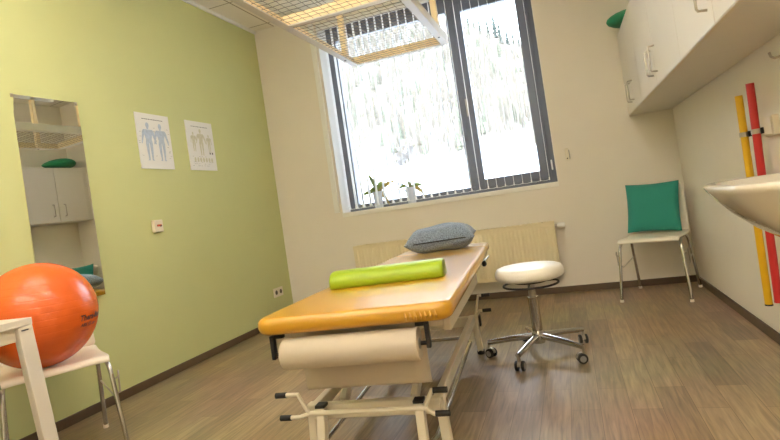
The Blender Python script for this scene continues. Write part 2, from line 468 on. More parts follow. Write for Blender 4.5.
fob = fo.build('forest', M['bark'], smooth=0); fob.data.materials.append(M['conifer'])
tag(recenter(fob), 'bare pale trees and hazy conifers covering the snowy hillside beyond the window', 'forest', kind='stuff')
for k, (dx, h) in enumerate(((-.142, 1.7), (-.132, 2.4), (-.122, 1.9), (-.112, 2.6), (-.098, 3.2), (-.086, 3.9), (-.078, 3.4), (-.066, 2.6), (-.056, 2.4), (-.047, 2.0))):
    y = 67+(k%3)*1.6; x = 2.762+dx*(y+4.77)
    mb = MB(); conifer(mb, 0, 0, 0, h, h*.12, 6, 8)
    mb.tube([(0, 0, -.6), (0, 0, h*.3)], .09, 6)
    tag(mb.build('fir_tree', M['conifer_dark'], loc=(x, y, hill_z(x, y)-.25), smooth=0), 'small dark fir tree on the skyline ridge in the right window pane', 'tree', 'fir trees on the skyline ridge')

# ------------------------------------------------------------------ examination couch
couch = thing('examination_couch', 'yellow padded examination couch on a cream height-adjustable metal frame', 'examination couch', (2.031, -3.193, 0), .0735)
sag = lambda x, y: -.013*y
JV = 1.895
def wr(x, y):  # slight stretch pleats at the near right corner
    return sag(x, y)
def taper(mb):
    for v in mb.bm.verts: v.co.x *= 1.035-.065*v.co.y/1.9
    return mb
taper(MB().slab(-.328, .332, 0, JV, .562, .622, .055, .026, 7, wr)).build('mattress', M['vinyl'], couch, smooth=60)
taper(MB().slab(-.325, .325, JV+.006, 2.24, .566, .622, .05, .024, 7, sag)).build('headrest', M['vinyl'], couch, smooth=60)
pl = MB()
for k in range(7):
    x = .195+.016*k
    pl.tube([(x, .006, .570), (x+.002, -.003, .585), (x-.002, .004, .606)], [.002, .004, .001], 6)
pl.build('pleats', M['vinyl'], couch)
# upper frame under the pad
uf = MB()
for s_ in (-1, 1):
    uf.beam((s_*.295, .16, .522), (s_*.295, 1.15, .510), .028, .055)
    uf.beam((s_*.24, 1.15, .522), (s_*.24, 2.05, .512), .025, .03)
for v in (.18, 1.13): uf.beam((-.29, v, .53-.013*v), (.29, v, .53-.013*v), .03, .04)
uf.beam((-.24, 1.95, .515), (.24, 1.95, .515), .025, .03)
uf.build('upper_frame', M['ivory_metal'], couch, bevel=.004)
MB().beam((.24, 1.55, .53), (.27, 1.75, .50), .02, .012).cyl((.24, 1.60, .52), (.30, 1.60, .52), .008, 8).build('gas_spring_bracket', M['ivory_metal'], couch)
MB().lathe([(.004, 0), (.016, .004), (.018, .020), (.008, .028)], (.30, 1.60, .52), 14, 'x').build('clamp_knob', M['black'], couch)
MB().tube([(.30, 1.60, .522), (.32, 1.68, .535), (.335, 1.74, .545)], .005, 8).build('head_lever', M['steel'], couch)
# scissor lift
ZR, BO = .222, -.03
for s_ in (-1, 1):
    MB().beam((BO+s_*.14, .30, ZR), (BO+s_*.16, .80, .505), .026, .042).build('lift_arm', M['ivory_metal'], couch, bevel=.004)
    MB().beam((BO+s_*.12, 1.38, ZR), (BO+s_*.12, .92, .50), .026, .040).build('lift_arm', M['ivory_metal'], couch, bevel=.004)
for v, z in ((.55, .36), (1.12, .39)): MB().cyl((BO-.165, v, z), (BO+.165, v, z), .014, 12).build('cross_tube', M['dark_metal'], couch)
MB().cyl((BO, .45, .25), (BO, 1.0, .46), .03, 14).build('lift_motor', M['ivory_metal'], couch)
# base
bs = MB()
for s_ in (-1, 1):
    bs.beam((BO+s_*.235, .24, ZR), (BO+s_*.24, 1.50, ZR), .03, .045)
bs.beam((BO-.25, .235, .218), (BO+.25, .235, .218), .035, .055)
bs.beam((BO-.25, 1.50, .208), (BO+.27, 1.50, .208), .04, .055)
bs.build('base_frame', M['ivory_metal'], couch, bevel=.004)
for s_ in (-1, 1):
    for v in (.25, 1.52):
        dv = -.01 if v < 1 else .03
        leg = MB().beam((BO+s_*.245, v, .243 if v < 1 else .23), (BO+s_*.255, v+dv, .02), .034, .04, up=(0,1,0)).build('leg', M['ivory_metal'], couch, bevel=.004)
        MB().cyl((BO+s_*.255, v+dv, 0), (BO+s_*.255, v+dv, .024), .022, 14).build('foot', M['black'], leg)
# pedal posts with black caps
for s_ in (-1, 1):
    post = MB().beam((BO+s_*.183, .185, .25), (BO+s_*.187, .16, .10), .032, .034, up=(0,1,0)).build('pedal_post', M['ivory_metal'], couch, bevel=.004)
    MB().box((BO+s_*.183, .186, .255), (.038, .042, .012)).build('cap', M['black'], post, bevel=.003)
    MB().box((BO+s_*.262+.02, 1.50, .208), (.010, .045, .06)).build('end_cap', M['black'], couch, bevel=.002)
# all-round switching bar, chrome
sb = MB()
pts = [(.215, .40, .098), (.215, .25, .098), (.20, .18, .10), (.15, .155, .10), (-.15, .155, .10), (-.20, .18, .10), (-.215, .25, .098), (-.215, 1.45, .098), (-.17, 1.56, .098), (.17, 1.56, .098), (.215, 1.45, .098)]
sb.tube([(x+BO, y, z) for x, y, z in pts], .010, 10, closed=True)
sb.build('switch_bar', M['chrome'], couch)
# pedal rods and cranked pedals with black grips
MB().cyl((BO-.225, .165, .235), (BO+.215, .165, .235), .009, 10).build('pedal_rod', M['ivory_metal'], couch)
MB().cyl((BO-.25, 1.57, .215), (BO+.25, 1.57, .215), .009, 10).build('pedal_rod', M['ivory_metal'], couch)
def pedal(s_, u0, v, z0, dz, vo, reach, gl):
    a = (BO+s_*u0, v, z0); b = (BO+s_*(u0+.012), v+vo*.5, z0+dz*.4); c = (BO+s_*(u0+.03), v+vo, z0+dz); d = (BO+s_*(u0+reach), v+vo, z0+dz)
    e = (BO+s_*(u0+reach+gl), v+vo, z0+dz)
    p = MB().tube([a, b, c, d], .008, 10).build('pedal', M['ivory_metal'], couch)
    MB().cyl(d, e, .0105, 12).build('grip', M['black'], p)
pedal(-1, .225, .165, .235, .075, -.01, .075, .042); pedal(-1, .225, .165, .235, -.006, -.015, .065, .042)
pedal(1, .205, .165, .235, .055, .01, .035, .05); pedal(1, .205, .165, .235, -.022, -.0, .035, .05)
for s_ in (-1, 1):
    pedal(s_, .25, 1.57, .215, .12, .02, .05, .05); pedal(s_, .25, 1.57, .215, .04, -.03, .05, .05)
# paper roll holder arms
for s_, ub in ((-1, -.285), (1, .252)):
    hb = MB().beam((ub, .03, .558), (ub, .03, .478), .014, .022, up=(0,1,0)).build('roll_bracket', M['black'], couch, bevel=.002)
    MB().box((ub-s_*.022, .04, .553), (.03, .02, .012)).build('bracket_clamp', M['black'], hb)
    MB().cyl((ub, .03, .493), (-.250 if s_ < 0 else .226, .03, .493), .007, 10).build('roll_rod', M['dark_metal'], hb)

roll = thing('paper_roll', 'wide roll of white couch paper hanging under the end of the yellow couch', 'paper roll', couch.matrix_basis @ Vector((0, 0, 0)), .0735)
roll.location = (2.031, -3.193, .493)
rx0, rx1 = -.245, .222
MB().lathe([(.018, rx0), (.05, rx0), (.052, rx0+.004), (.052, rx1-.004), (.05, rx1), (.018, rx1), (.017, rx1-.02)], (0, .03, 0), 40, 'x').build('roll', M['paper'], roll, smooth=50)
MB().lathe([(.008, rx1-.01), (.0175, rx1-.01), (.0175, rx1+.002), (.008, rx1+.002)], (0, .03, 0), 20, 'x').build('core', M['grey_plastic'], roll)
P = []
for k in range(13):
    t = k/12
    if t < .35:
        a = t/.35; p = (.03+.052*sin(pi/2*a)+.06*a*a, -.052*cos(pi/2*a)-.01*a)
    else:
        a = (t-.35)/.65; p = (.142+.01*a, -.062-.105*a)
    P.append([Vector((rx0+.004+(rx1-rx0-.008)*j/8, p[0], p[1]+.0*j)) for j in range(9)])
MB().grid(P).build('paper_sheet', M['paper'], roll, solid=.001)

# lime half-round bolster
bo = MB(); prof = []
bw, bh = .15, .072
prof = [(-bw/2+.008, 0), (-bw/2, .012)] + [(-bw/2*cos(a), .012+(bh-.012)*sin(a)**.8) for a in [pi*k/16 for k in range(1, 16)]] + [(bw/2, .012), (bw/2-.008, 0)]
bl = .25
secs = [(-bl, .0, .86), (-bl-.008+.004, 0, .95), (-bl+.012, 0, 1)]
rings = []
for x, sc in ((-bl, .88), (-bl+.006, .97), (-bl+.016, 1), (bl-.016, 1), (bl-.006, .97), (bl, .88)):
    rings.append([bo.bm.verts.new((x, py*sc, (pz-bh*.45)*sc+bh*.45 if pz > .001 else 0)) for py, pz in prof])
for a, b in zip(rings, rings[1:]):
    for k in range(len(prof)): bo.bm.faces.new((a[k], a[(k+1) % len(prof)], b[(k+1) % len(prof)], b[k]))
bo.bm.faces.new(rings[0]); bo.bm.faces.new(rings[-1][::-1])
tag(bo.build('half_round_bolster', M['lime'], loc=(1.968, -2.565, .6155), rot=(-.013, 0, .0735+R(2)), smooth=50), 'lime green half-round bolster lying across the yellow couch', 'bolster')

# pillow
def pillow(w, d, h, n=22, pinch=.10, bulge=0):
    mb = MB()
    for sgn in (1, -1):
        P = []
        for i in range(n+1):
            row = []
            for j in range(n+1):
                u, v = -1+2*i/n, -1+2*j/n
                e = ((1-u**4)*(1-v**4))
                z = h/2*max(e, 0)**.55*(1+.06*sin(5*u+3*v)+.05*sin(7*v-2*u))
                k = 1-pinch*(1-(v*v))*abs(u)**3; k2 = 1-pinch*(1-(u*u))*abs(v)**3
                row.append(Vector((u*w/2*k, v*d/2*k2, sgn*z)))
            P.append(row)
        mb.grid(P)
    bmesh.ops.remove_doubles(mb.bm, verts=mb.bm.verts, dist=.0006)
    return mb
pw = pillow(.46, .40, .172, bulge=1)
for v in pw.bm.verts:
    if v.co.z < 0: v.co.z *= .88
pil = tag(pw.build('tweed_pillow', M['tweed'], smooth=70, loc=(1.918, -1.27, .680), rot=(R(1), R(-1), .0735+R(4))), 'blue grey tweed pillow on the headrest end of the couch', 'pillow')
MB().tube([(-.17, -.188, .0), (-.05, -.183, .0), (.08, -.183, .0), (.17, -.187, .0)], .004, 6).build('zip', M['black'], pil)

# ------------------------------------------------------------------ stool
st = thing('rolling_stool', 'round white swivel stool with chrome five-star base beside the couch', 'stool', (2.49, -1.71, 0), 0)
MB().lathe([(.02, .430), (.160, .430), (.178, .436), (.186, .447), (.188, .462), (.185, .480), (.176, .494), (.160, .500), (.10, .504), (.02, .505)], n=56).build('seat', M['seat_white'], st, smooth=70)
MB().lathe([(.02, .41), (.09, .41), (.095, .424), (.02, .424)], n=28).build('seat_plate', M['dark_metal'], st)
rg = MB(); rg.tube([(.15*cos(2*pi*k/40), .15*sin(2*pi*k/40), .398) for k in range(40)], .006, 8, closed=True)
for k in range(3):
    a = 2*pi*k/3+.5; rg.tube([(.03*cos(a), .03*sin(a), .41), (.15*cos(a), .15*sin(a), .398)], .005, 6)
rg.build('release_ring', M['black'], st)
MB().lathe([(.02, .30), (.02, .40), (.032, .402), (.032, .424), (.01, .425)], n=20).build('piston', M['steel'], st)
MB().lathe([(.02, .10), (.0285, .10), (.0285, .315), (.031, .318), (.031, .328), (.02, .33)], n=24).build('column', M['chrome'], st)
MB().lathe([(.02, .068), (.033, .07), (.036, .085), (.036, .125), (.03, .14), (.02, .142)], n=24).build('hub', M['chrome'], st)
for k in range(5):
    a = R(35+72*k); ca, sa = cos(a), sin(a)
    P0 = Vector((ca*.03, sa*.03, .108)); P1 = Vector((ca*.16, sa*.16, .098)); P2 = Vector((ca*.285, sa*.285, .083))
    MB().tube([P0, P1, P2], [.0185, .0165, .014], 12).build('leg', M['chrome'], st)
    # twin-wheel caster
    cs = MB(); ang = a+R(70+40*k); d = Vector((cos(ang), sin(ang), 0)); n_ = Vector((-sin(ang), cos(ang), 0))
    ce = Vector((ca*.285, sa*.285, 0))+d*.012
    cs.tube([(ca*.285, sa*.285, .05), (ca*.285, sa*.285, .088)], .008, 8)
    hd = []
    for q in range(9):
        t = pi*q/8; hd.append(ce+d*(.026*cos(t))+Vector((0, 0, .028+.026*sin(t))))
    for q in range(8):
        cs.beam(hd[q], hd[q+1], .016, .004, up=n_.cross(d))
    co = cs.build('caster', M['steel'], st)
    for s_ in (-1, 1):
        c0 = ce+n_*(s_*.009)+Vector((0, 0, .026))
        MB().cyl(c0, c0+n_*(s_*.015), .026, 20).build('wheel', M['black'], co, bevel=.003)
        MB().cyl(c0+n_*(s_*.015), c0+n_*(s_*.017), .016, 16).build('hub_cap', M['grey_plastic'], co)

# ------------------------------------------------------------------ chairs
def make_chair(label, loc, rz):
    t = thing('stacking_chair', label, 'chair', loc, rz, 'ivory shell stacking chairs')
    prof = [(-.222, .425), (-.220, .438), (-.208, .447), (-.19, .450), (-.10, .447), (0, .441), (.10, .440), (.17, .447), (.195, .456)]
    P = []
    for y, z in prof:
        row = []
        for j in range(17):
            u = -1+2*j/16; wv = .212 if y > -.2 else .205
            row.append(Vector((u*wv, y, z - .010*(1-u*u)*(1 if -.18 < y < .15 else .3)-.006*abs(u)**8)))
        P.append(row)
    MB().grid(P).build('seat', M['ivory_shell'], t, solid=.010, sub=1)
    P = []
    for k in range(13):
        q = k/12; z = .452+.372*q; y = .195+.085*q
        wv = .212-.022*q
        if q > .9: wv -= .02*((q-.9)/.1)**2
        row = []
        for j in range(17):
            u = -1+2*j/16
            row.append(Vector((u*wv, y+.02*(1-u*u)*min(1, q*3)-.012, z-(.012*u*u if q > .95 else 0))))
        P.append(row)
    MB().grid(P).build('backrest', M['ivory_shell'], t, solid=.009, sub=1)
    for s_ in (-1, 1):
        lg = MB().tube([(s_*.185, .0, .428), (s_*.19, -.10, .428), (s_*.197, -.155, .420), (s_*.202, -.183, .395), (s_*.206, -.195, .35), (s_*.228, -.24, .012)], .0105, 12).build('leg', M['chrome'], t)
        MB().cyl((s_*.228, -.24, 0), (s_*.228, -.24, .018), .013, 12).build('glide', M['ivory_shell'], lg)
        lg = MB().tube([(s_*.185, .0, .428), (s_*.188, .06, .428), (s_*.194, .10, .418), (s_*.198, .125, .39), (s_*.2, .14, .35), (s_*.212, .25, .012)], .0105, 12).build('leg', M['chrome'], t)
        MB().cyl((s_*.212, .25, 0), (s_*.212, .25, .018), .013, 12).build('glide', M['ivory_shell'], lg)
        MB().tube([(s_*.214, -.20, .33), (s_*.236, -.19, .34), (s_*.238, -.17, .36), (s_*.238, -.16, .26), (s_*.22, -.10, .235), (s_*.205, .145, .27)], .004, 8).build('coupling_hook', M['steel'], t)
    return t
chair_r = make_chair('ivory stacking chair holding a teal cushion in the right back corner', (3.31, -.395, 0), R(-19.5))
chair_l = copy_tree(chair_r); chair_l.location = (.378, -2.915, 0); chair_l.rotation_euler = (0, 0, R(56))
chair_l['label'] = 'ivory stacking chair under the orange ball by the green wall'

cu = pillow(.38, .38, .08, pinch=.05).build('teal_cushion', M['teal'], smooth=70)
tag(cu, 'square teal cushion leaning on the backrest of the corner chair', 'cushion')
mt = Matrix.Translation((3.31, -.395, 0)) @ Matrix.Rotation(R(-19.5), 4, 'Z') @ Matrix.Translation((-.01, .135, .645)) @ Matrix.Rotation(R(2), 4, 'Y') @ Matrix.Rotation(R(78), 4, 'X')
cu.matrix_world = mt

# orange ball
BR = .235
ball = MB().sphere((0, 0, 0), BR, 40).build('exercise_ball', M['ball'], smooth=180, loc=(.440, -2.992, .448+BR))
tag(ball, 'large shiny orange exercise ball resting on the chair by the mirror', 'exercise ball')
ball.rotation_euler = (0, R(2), 0)
ball_text_center = Vector((.88, .33, -.19)).normalized()
def ball_map(cx, cz):
    n0 = ball_text_center; e = Vector((0, 0, 1)).cross(n0).normalized(); u = n0.cross(e)
    def f(x, y):
        d = n0*BR + e*(x+cx) + u*(y+cz)
        return d.normalized()*(BR+.0008)
    return f
text_mesh('Thera-Band', .036, 'lettering', M['ball_ink'], ball, ball_map(0, .016), .25, .0012)
text_mesh('ABS 55 cm', .022, 'lettering', M['ball_ink'], ball, ball_map(-.028, -.016), .25, .0006)

# ------------------------------------------------------------------ desk
dk = thing('desk', 'white desk with angular splayed legs in front of the orange ball', 'desk', (.48, -4.06, 0), 0)
MB().span((-.40, -.70, .705), (.40, .70, .73)).build('tabletop', M['laminate'], dk, smooth=0, bevel=.002)
fr = MB()
for a, b in (((.35, -.66, .655), (.385, .645, .703)), ((-.39, -.68, .655), (-.345, .62, .703)), ((-.345, .635, .655), (.345, .675, .703)), ((-.345, -.68, .655), (.345, -.64, .703))): fr.span(a, b)
fr.build('under_frame', M['laminate_edge'], dk, smooth=0, bevel=.002)
for sx in (-1, 1):
    for sy in (-1, 1):
        x, y = sx*.385, sy*.672
        lg = MB().beam((x, y, .704), (x, y+sy*.065, 0), .030, .054, up=(0, 1, 0)).build('leg', M['laminate'], dk, smooth=0, bevel=.003)
        if sx > 0 and sy > 0:
            MB().span((x+.0152, y-.016, .688), (x+.0160, y+.010, .693)).build('maker_plate', M['ink'], lg, smooth=0)

# ------------------------------------------------------------------ left wall items
mir = thing('wall_mirror', 'tall frameless mirror hung slightly angled on the green wall', 'mirror', (.020, -2.447, .664), 0)
mir.rotation_euler = (0, R(-.5), R(-4.0))
MB().span((-.006, -.196, 0), (-.002, .196, 1.178)).build('backing', M['grey_plastic'], mir, smooth=0)
MB().span((-.002, -.196, 0), (.003, .196, 1.178)).build('mirror_glass', M['mirror'], mir, smooth=0)
for y in (-.19, .186):
    MB().span((-.004, y-.012, 1.16), (.006, y+.004, 1.180)).build('clip', M['steel'], mir, smooth=0)

def figure(mb, x, cy, cz, s, spread):
    """flat standing human figure on a chart, drawn in the yz plane"""
    def pl(pts): mb.prism([(x, cy+p[0]*s, cz+p[1]*s) for p in pts], (.0006, 0, 0))
    def oval(oy, oz, ry, rz): pl([(oy+ry*cos(2*pi*k/14), oz+rz*sin(2*pi*k/14)) for k in range(14)])
    oval(0, .92, .055, .075)
    pl([(-.03, .86), (.03, .86), (.03, .82), (-.03, .82)])
    pl([(-.15, .81), (.15, .81), (.13, .66), (.095, .55), (.115, .46), (-.115, .46), (-.095, .55), (-.13, .66)])
    for q in (-1, 1):
        pl([(q*.15, .81), (q*.20, .76), (q*(.21+spread), .60), (q*(.24+spread), .45), (q*(.21+spread), .44), (q*(.16+spread*.6), .60), (q*.13, .70)])
        pl([(q*.115, .46), (q*.01, .46), (q*.03, .24), (q*.035, .05), (q*.075, .05), (q*.10, .24)])
        pl([(q*.035, .05), (q*.075, .05), (q*.11, .015), (q*.04, .015)])
ch1 = thing('anatomy_chart', 'wall chart with two blue standing figures, nearer the mirror', 'wall chart', (.004, -1.614, 1.453), 0, 'anatomy charts on the green wall')
MB().span((-.005, -.1645, 0), (.003, .1645, .399)).build('board', M['chart'], ch1, smooth=0)
g = MB(); figure(g, .0034, -.062, .055, .28, .02); figure(g, .0034, .062, .055, .28, .03); g.build('figures', M['muscle'], ch1, smooth=0)
g = MB()
x = -.105
while x < .10:
    w = random.uniform(.008, .022); g.span((.0032, x, .356), (.0038, min(x+w, .105), .3605)); x += w+.004
for k in range(20):
    yy = random.choice((-.14, .0, .135))+random.uniform(-.012, .012); zz = random.uniform(.08, .3); g.span((.0032, yy-.008, zz), (.0037, yy+.008, zz+.0015))
g.build('print', M['ink'], ch1, smooth=0)
ch2 = thing('anatomy_chart', 'wall chart with pale olive skeleton drawings, farther from the mirror', 'wall chart', (.004, -1.098, 1.453), 0, 'anatomy charts on the green wall')
MB().span((-.005, -.165, 0), (.003, .165, .399)).build('board', M['chart'], ch2, smooth=0)
g = MB(); figure(g, .0034, 0, .12, .22, .05)
figure(g, .0034, -.09, .15, .16, .0); figure(g, .0034, .10, .15, .15, .0)
for k in range(7):
    yy = -.10+.035*k; g.prism([(.0034, yy+.011*cos(2*pi*q/10), .085+.02*sin(2*pi*q/10)) for q in range(10)], (.0006, 0, 0))
g.build('figures', M['skel'], ch2, smooth=0)
g = MB(); x = -.105
while x < .10:
    w = random.uniform(.006, .02); g.span((.0032, x, .354), (.0038, min(x+w, .105), .358)); x += w+.005
for k in range(26):
    yy = random.uniform(-.13, .13); zz = random.choice((.035, .05, .065, .11)); g.span((.0032, yy-.008, zz), (.0037, yy+.008, zz+.0015))
g.span((.0032, .09, .135), (.0038, .104, .15)); g.span((.0032, .12, .135), (.0038, .134, .15))
g.build('print', M['ink'], ch2, smooth=0)

sw = thing('wall_switch', 'small white wall unit with a red mark on the green wall', 'switch', (.001, -1.722, 1.0), 0)
MB().span((0, -.04, 0), (.03, .04, .085)).build('housing', M['socket'], sw, smooth=0, bevel=.004)
MB().span((.03, -.018, .038), (.034, .022, .052)).build('red_mark', M['red_mark'], sw, smooth=0)
MB().span((.03, .008, .036), (.035, .022, .046)).build('key', M['socket_dark'], sw, smooth=0)

ou = thing('double_socket', 'white double power socket low on the green wall near the corner', 'socket', (.001, -.26, .245), 0)
MB().span((0, -.082, 0), (.010, .082, .085)).build('plate', M['socket'], ou, smooth=0, bevel=.003)
for y in (-.040, .040):
    MB().lathe([(.004, .0102), (.021, .0102), (.021, .0115), (.004, .0115)], (0, y, .043), 20, 'x').build('socket_well', M['socket_dark'], ou)

# ------------------------------------------------------------------ radiator
ra = thing('radiator', 'cream ribbed panel radiator on the wall under the window', 'radiator', (1.695, -.04, .165), 0)
RX = .914; RZ = .452
pm = MB(); P = []
nx = 0
prof = []
x = -RX+.02; step = .0333; 
while x < RX-.02:
    prof += [(x, 0), (x+.008, -.007), (x+.022, -.007), (x+.030, 0)]; x += step*1.0
for z in (.03, .06, RZ-.05, RZ-.03):
    P.append([Vector((px, -.075+(py if .05 < z < RZ-.04 else 0), z)) for px, py in prof])
pm.grid(P)
pm.span((-RX, -.077, 0), (RX, -.071, .032)).span((-RX, -.077, RZ-.032), (RX, -.071, RZ))
pm.span((-RX, -.073, 0), (-RX+.022, -.068, RZ)).span((RX-.022, -.073, 0), (RX, -.068, RZ))
pm.build('front_panel', M['radiator'], ra, smooth=30)
MB().span((-RX, -.07, .0), (-RX+.004, .035, RZ)).span((RX-.004, -.07, 0), (RX, .03, RZ)).span((-RX, -.02, .02), (RX, -.01, RZ-.02)).build('side_covers', M['radiator'], ra, smooth=0)
gr = MB(); gr.span((-RX, -.077, RZ-.002), (RX, -.066, RZ+.004)).span((-RX, .02, RZ-.002), (RX, .03, RZ+.004))
x = -RX+.01
while x < RX:
    gr.span((x, -.068, RZ-.003), (x+.018, .02, RZ+.003)); x += .045
gr.build('top_grille', M['radiator'], ra, smooth=0)
for q in (0, .05): MB().cyl((-.35-q, -.03, -.165), (-.35-q, -.03, .01), .009, 10).build('pipe', M['white'], ra)
vl = MB().lathe([(.006, 0), (.019, .002), (.022, .02), (.022, .05), (.018, .062), (.006, .065)], (RX+.02, -.03, RZ-.035), 18, 'x'); vl.build('thermostat_valve', M['white'], ra)
MB().cyl((RX-.002, -.03, RZ-.035), (RX+.025, -.03, RZ-.035), .012, 12).build('valve_stem', M['steel'], ra)

# white control next to window
wc = thing('blind_crank_holder', 'small white holder on the wall just right of the window', 'wall holder', (2.795, -.001, 1.11), 0)
MB().span((-.018, -.022, 0), (.012, 0, .10)).build('bracket', M['socket'], wc, smooth=0, bevel=.005)
MB().span((.012, -.02, .01), (.018, -.004, .085)).build('clip', M['grey_plastic'], wc, smooth=0, bevel=.002)
MB().cyl((-.004, -.023, .016), (-.004, -.021, .016), .006, 10).build('screw', M['socket_dark'], wc)

# ------------------------------------------------------------------ orchids on the sill
def leaf(mb, az, length, width, rise, droop, base=(0,0,0), n=8):
    d = Vector((cos(az), sin(az)*.25, 0)); s_ = Vector((-sin(az), cos(az)*.3, .75)); P = []
    for k in range(n+1):
        t = k/n; c = Vector(base)+d*(length*t)+Vector((0, 0, rise*t-droop*t*t)); w = width*sin(pi*min(.98, t*.85+.12))**.8
        P.append([c-s_*w/2+Vector((0, 0, .15*w)), c, c+s_*w/2+Vector((0, 0, .15*w))])
    mb.grid(P)
def orchid(label, x, pot_r, pot_h, seed, leaves, stems, flowers):
    random.seed(seed)
    t = thing('potted_orchid', label, 'orchid', (x, .1455, .9465), 0, 'orchids on the window sill')
    MB().lathe([(.01, 0), (pot_r*.68, 0), (pot_r*.75, .004), (pot_r, pot_h), (pot_r-.004, pot_h), (pot_r-.008, pot_h-.015), (.01, pot_h-.016)], n=28).build('pot', M['pot'], t, smooth=50)
    for az, l, w, r_, dr, dry in leaves:
        mb = MB(); leaf(mb, R(az), l, w, r_, dr, (0, 0, pot_h-.012)); mb.build('leaf', M['leaf_dry'] if dry else M['leaf'], t, solid=.002)
    for pts in stems:
        MB().tube([(p[0], p[1], pot_h-.02+p[2]) for p in pts], [.005]+[.004]*(len(pts)-1), 6).build('flower_stem', M['stem'], t)
    for fx, fy, fz, sc in flowers:
        mb = MB()
        for q in range(5):
            a = pi/2+2*pi*q/5; c, s_ = cos(a), sin(a); P = []
            for k in range(5):
                u = k/4; w = .02*sin(pi*min(.97, u*.85+.1))
                P.append([Vector((c*.036*u-s_*w, -.008*u*u, s_*.036*u+c*w))*sc, Vector((c*.036*u, -.004-.008*u*u, s_*.036*u))*sc, Vector((c*.036*u+s_*w, -.008*u*u, s_*.036*u-c*w))*sc])
            mb.grid(P)
        mb.sphere((0, -.008*sc, 0), .007*sc, 6)
        mb.build('flower', M['petal'], t, loc=(fx, fy, pot_h-.02+fz), rot=(random.uniform(-.3, .3), 0, random.uniform(-.5, .5)))
orchid('orchid in a white pot with bare stems and drying leaves, nearer the window corner', 1.01, .052, .16, 3,
       [(10, .20, .055, .14, .05, 1), (175, .17, .05, .05, .06, 0), (120, .14, .07, .22, .03, 0), (-20, .12, .06, .02, .16, 1), (60, .13, .05, .16, .06, 0), (-130, .1, .05, .1, .06, 0), (200, .14, .03, .03, .03, 0)],
       [[(0, 0, 0), (-.01, 0, .12), (-.05, 0, .28), (-.085, .0, .42)], [(.02, 0, 0), (.09, 0, .10), (.19, 0, .20), (.25, 0, .30), (.27, 0, .36), (.24, 0, .40)]],
       [(.255, -.01, .30, .3), (.265, -.01, .35, .25)])
orchid('orchid in a white pot with white blooms, farther from the window corner', 1.345, .052, .15, 5,
       [(170, .15, .035, .14, .16, 0), (10, .14, .045, .10, .10, 0), (95, .12, .045, .12, .05, 0), (200, .11, .04, .05, .16, 0), (-15, .15, .05, .06, .16, 1), (150, .18, .03, .13, .06, 0), (-60, .09, .04, .08, .09, 0)],
       [[(0, 0, 0), (0, 0, .15), (-.01, 0, .30), (-.04, 0, .42), (-.06, .0, .5)], [(.01, 0, 0), (.02, 0, .18), (.03, 0, .34), (.10, 0, .41), (.18, 0, .405)]],
       [(-.045, -.012, .34, 1.25), (.045, -.012, .33, 1.2), (-.05, -.012, .27, 1.2), (-.01, -.014, .40, 1.0), (.06, -.014, .385, 1.0), (.01, -.016, .31, .9)])

# ------------------------------------------------------------------ sling frame hung from the ceiling
cg = thing('sling_therapy_frame', 'white wire-mesh sling therapy frame hanging from the ceiling above the couch', 'sling frame', (1.76, -2.10, 2.0), 0)
GX, GY0, GY1 = .352, -1.03, 1.03
def rim(mb, a, b, w, h):
    mb.beam(a, b, w, h)
MB().span((-GX-.008, GY0, 0), (-GX+.036, GY1, .006)).span((-GX-.008, GY0, .006), (-GX-.003, GY1, .06)).build('side_rail', M['cage_white'], cg, smooth=0)
MB().span((GX-.036, GY0, 0), (GX+.008, GY1, .006)).span((GX+.003, GY0, .006), (GX+.008, GY1, .06)).build('side_rail', M['cage_white'], cg, smooth=0)
for y in (GY0, 0, GY1):
    MB().span((-GX+.03, y-.018, 0), (GX-.03, y+.018, .006)).build('cross_rail', M['cage_white'], cg, smooth=0)
    MB().span((-GX+.002, y-.004, .014), (GX-.002, y+.004, .068)).build('cross_lamplit_face', M['lamplit'], cg, smooth=0)  # extra piece on the flange, painted in the tan of warm lamplight
MB().span((-GX-.002, GY0, .012), (-GX+.004, GY1, .06)).build('side_lamplit_face', M['lamplit'], cg, smooth=0)  # inner side flanges, warm lamplight painted on as separate pieces
MB().span((GX-.004, GY0, .012), (GX+.002, GY1, .06)).build('side_lamplit_face', M['lamplit'], cg, smooth=0)
me = MB()
def crimp(p0, p1, n, axis):
    pts = []
    for k in range(n+1):
        t = k/n; p = Vector(p0).lerp(Vector(p1), t); p.z += .0012*(1 if k % 2 else -1); pts.append(p)
    return pts
nxw, nyw = 15, 44
for i in range(1, nxw):
    x = -GX+2*GX*i/nxw
    me.tube(crimp((x, GY0, .010), (x, GY1, .010), nyw, 0), .0017, 4)
for j in range(1, nyw):
    y = GY0+(GY1-GY0)*j/nyw
    if abs(y) < .004: continue
    me.tube(crimp((-GX, y, .010), (GX, y, .010), nxw, 1), .0017, 4)
me.build('wire_mesh', M['wire'], cg, smooth=0)
ZT = H-2.0
for sx in (-1, 1):
    for y in (.83, -.83):
        p = MB().span((sx*(GX-.02)-.018, y-.018, .006), (sx*(GX-.02)+.018, y+.018, ZT)).build('hanging_post', M['lamplit'], cg, smooth=0)  # off-white post, its warm lamp tone is in the colour
        MB().lathe([(.002, -.004), (.008, -.003), (.008, .001)], (sx*(GX-.013), y-.0, 0), 10).build('bolt', M['dark_metal'], p)
    MB().span((sx*(GX-.02)-.018, GY0, .47), (sx*(GX-.02)+.018, GY1, .52)).build('upper_rail', M['cage_white'], cg, smooth=0)

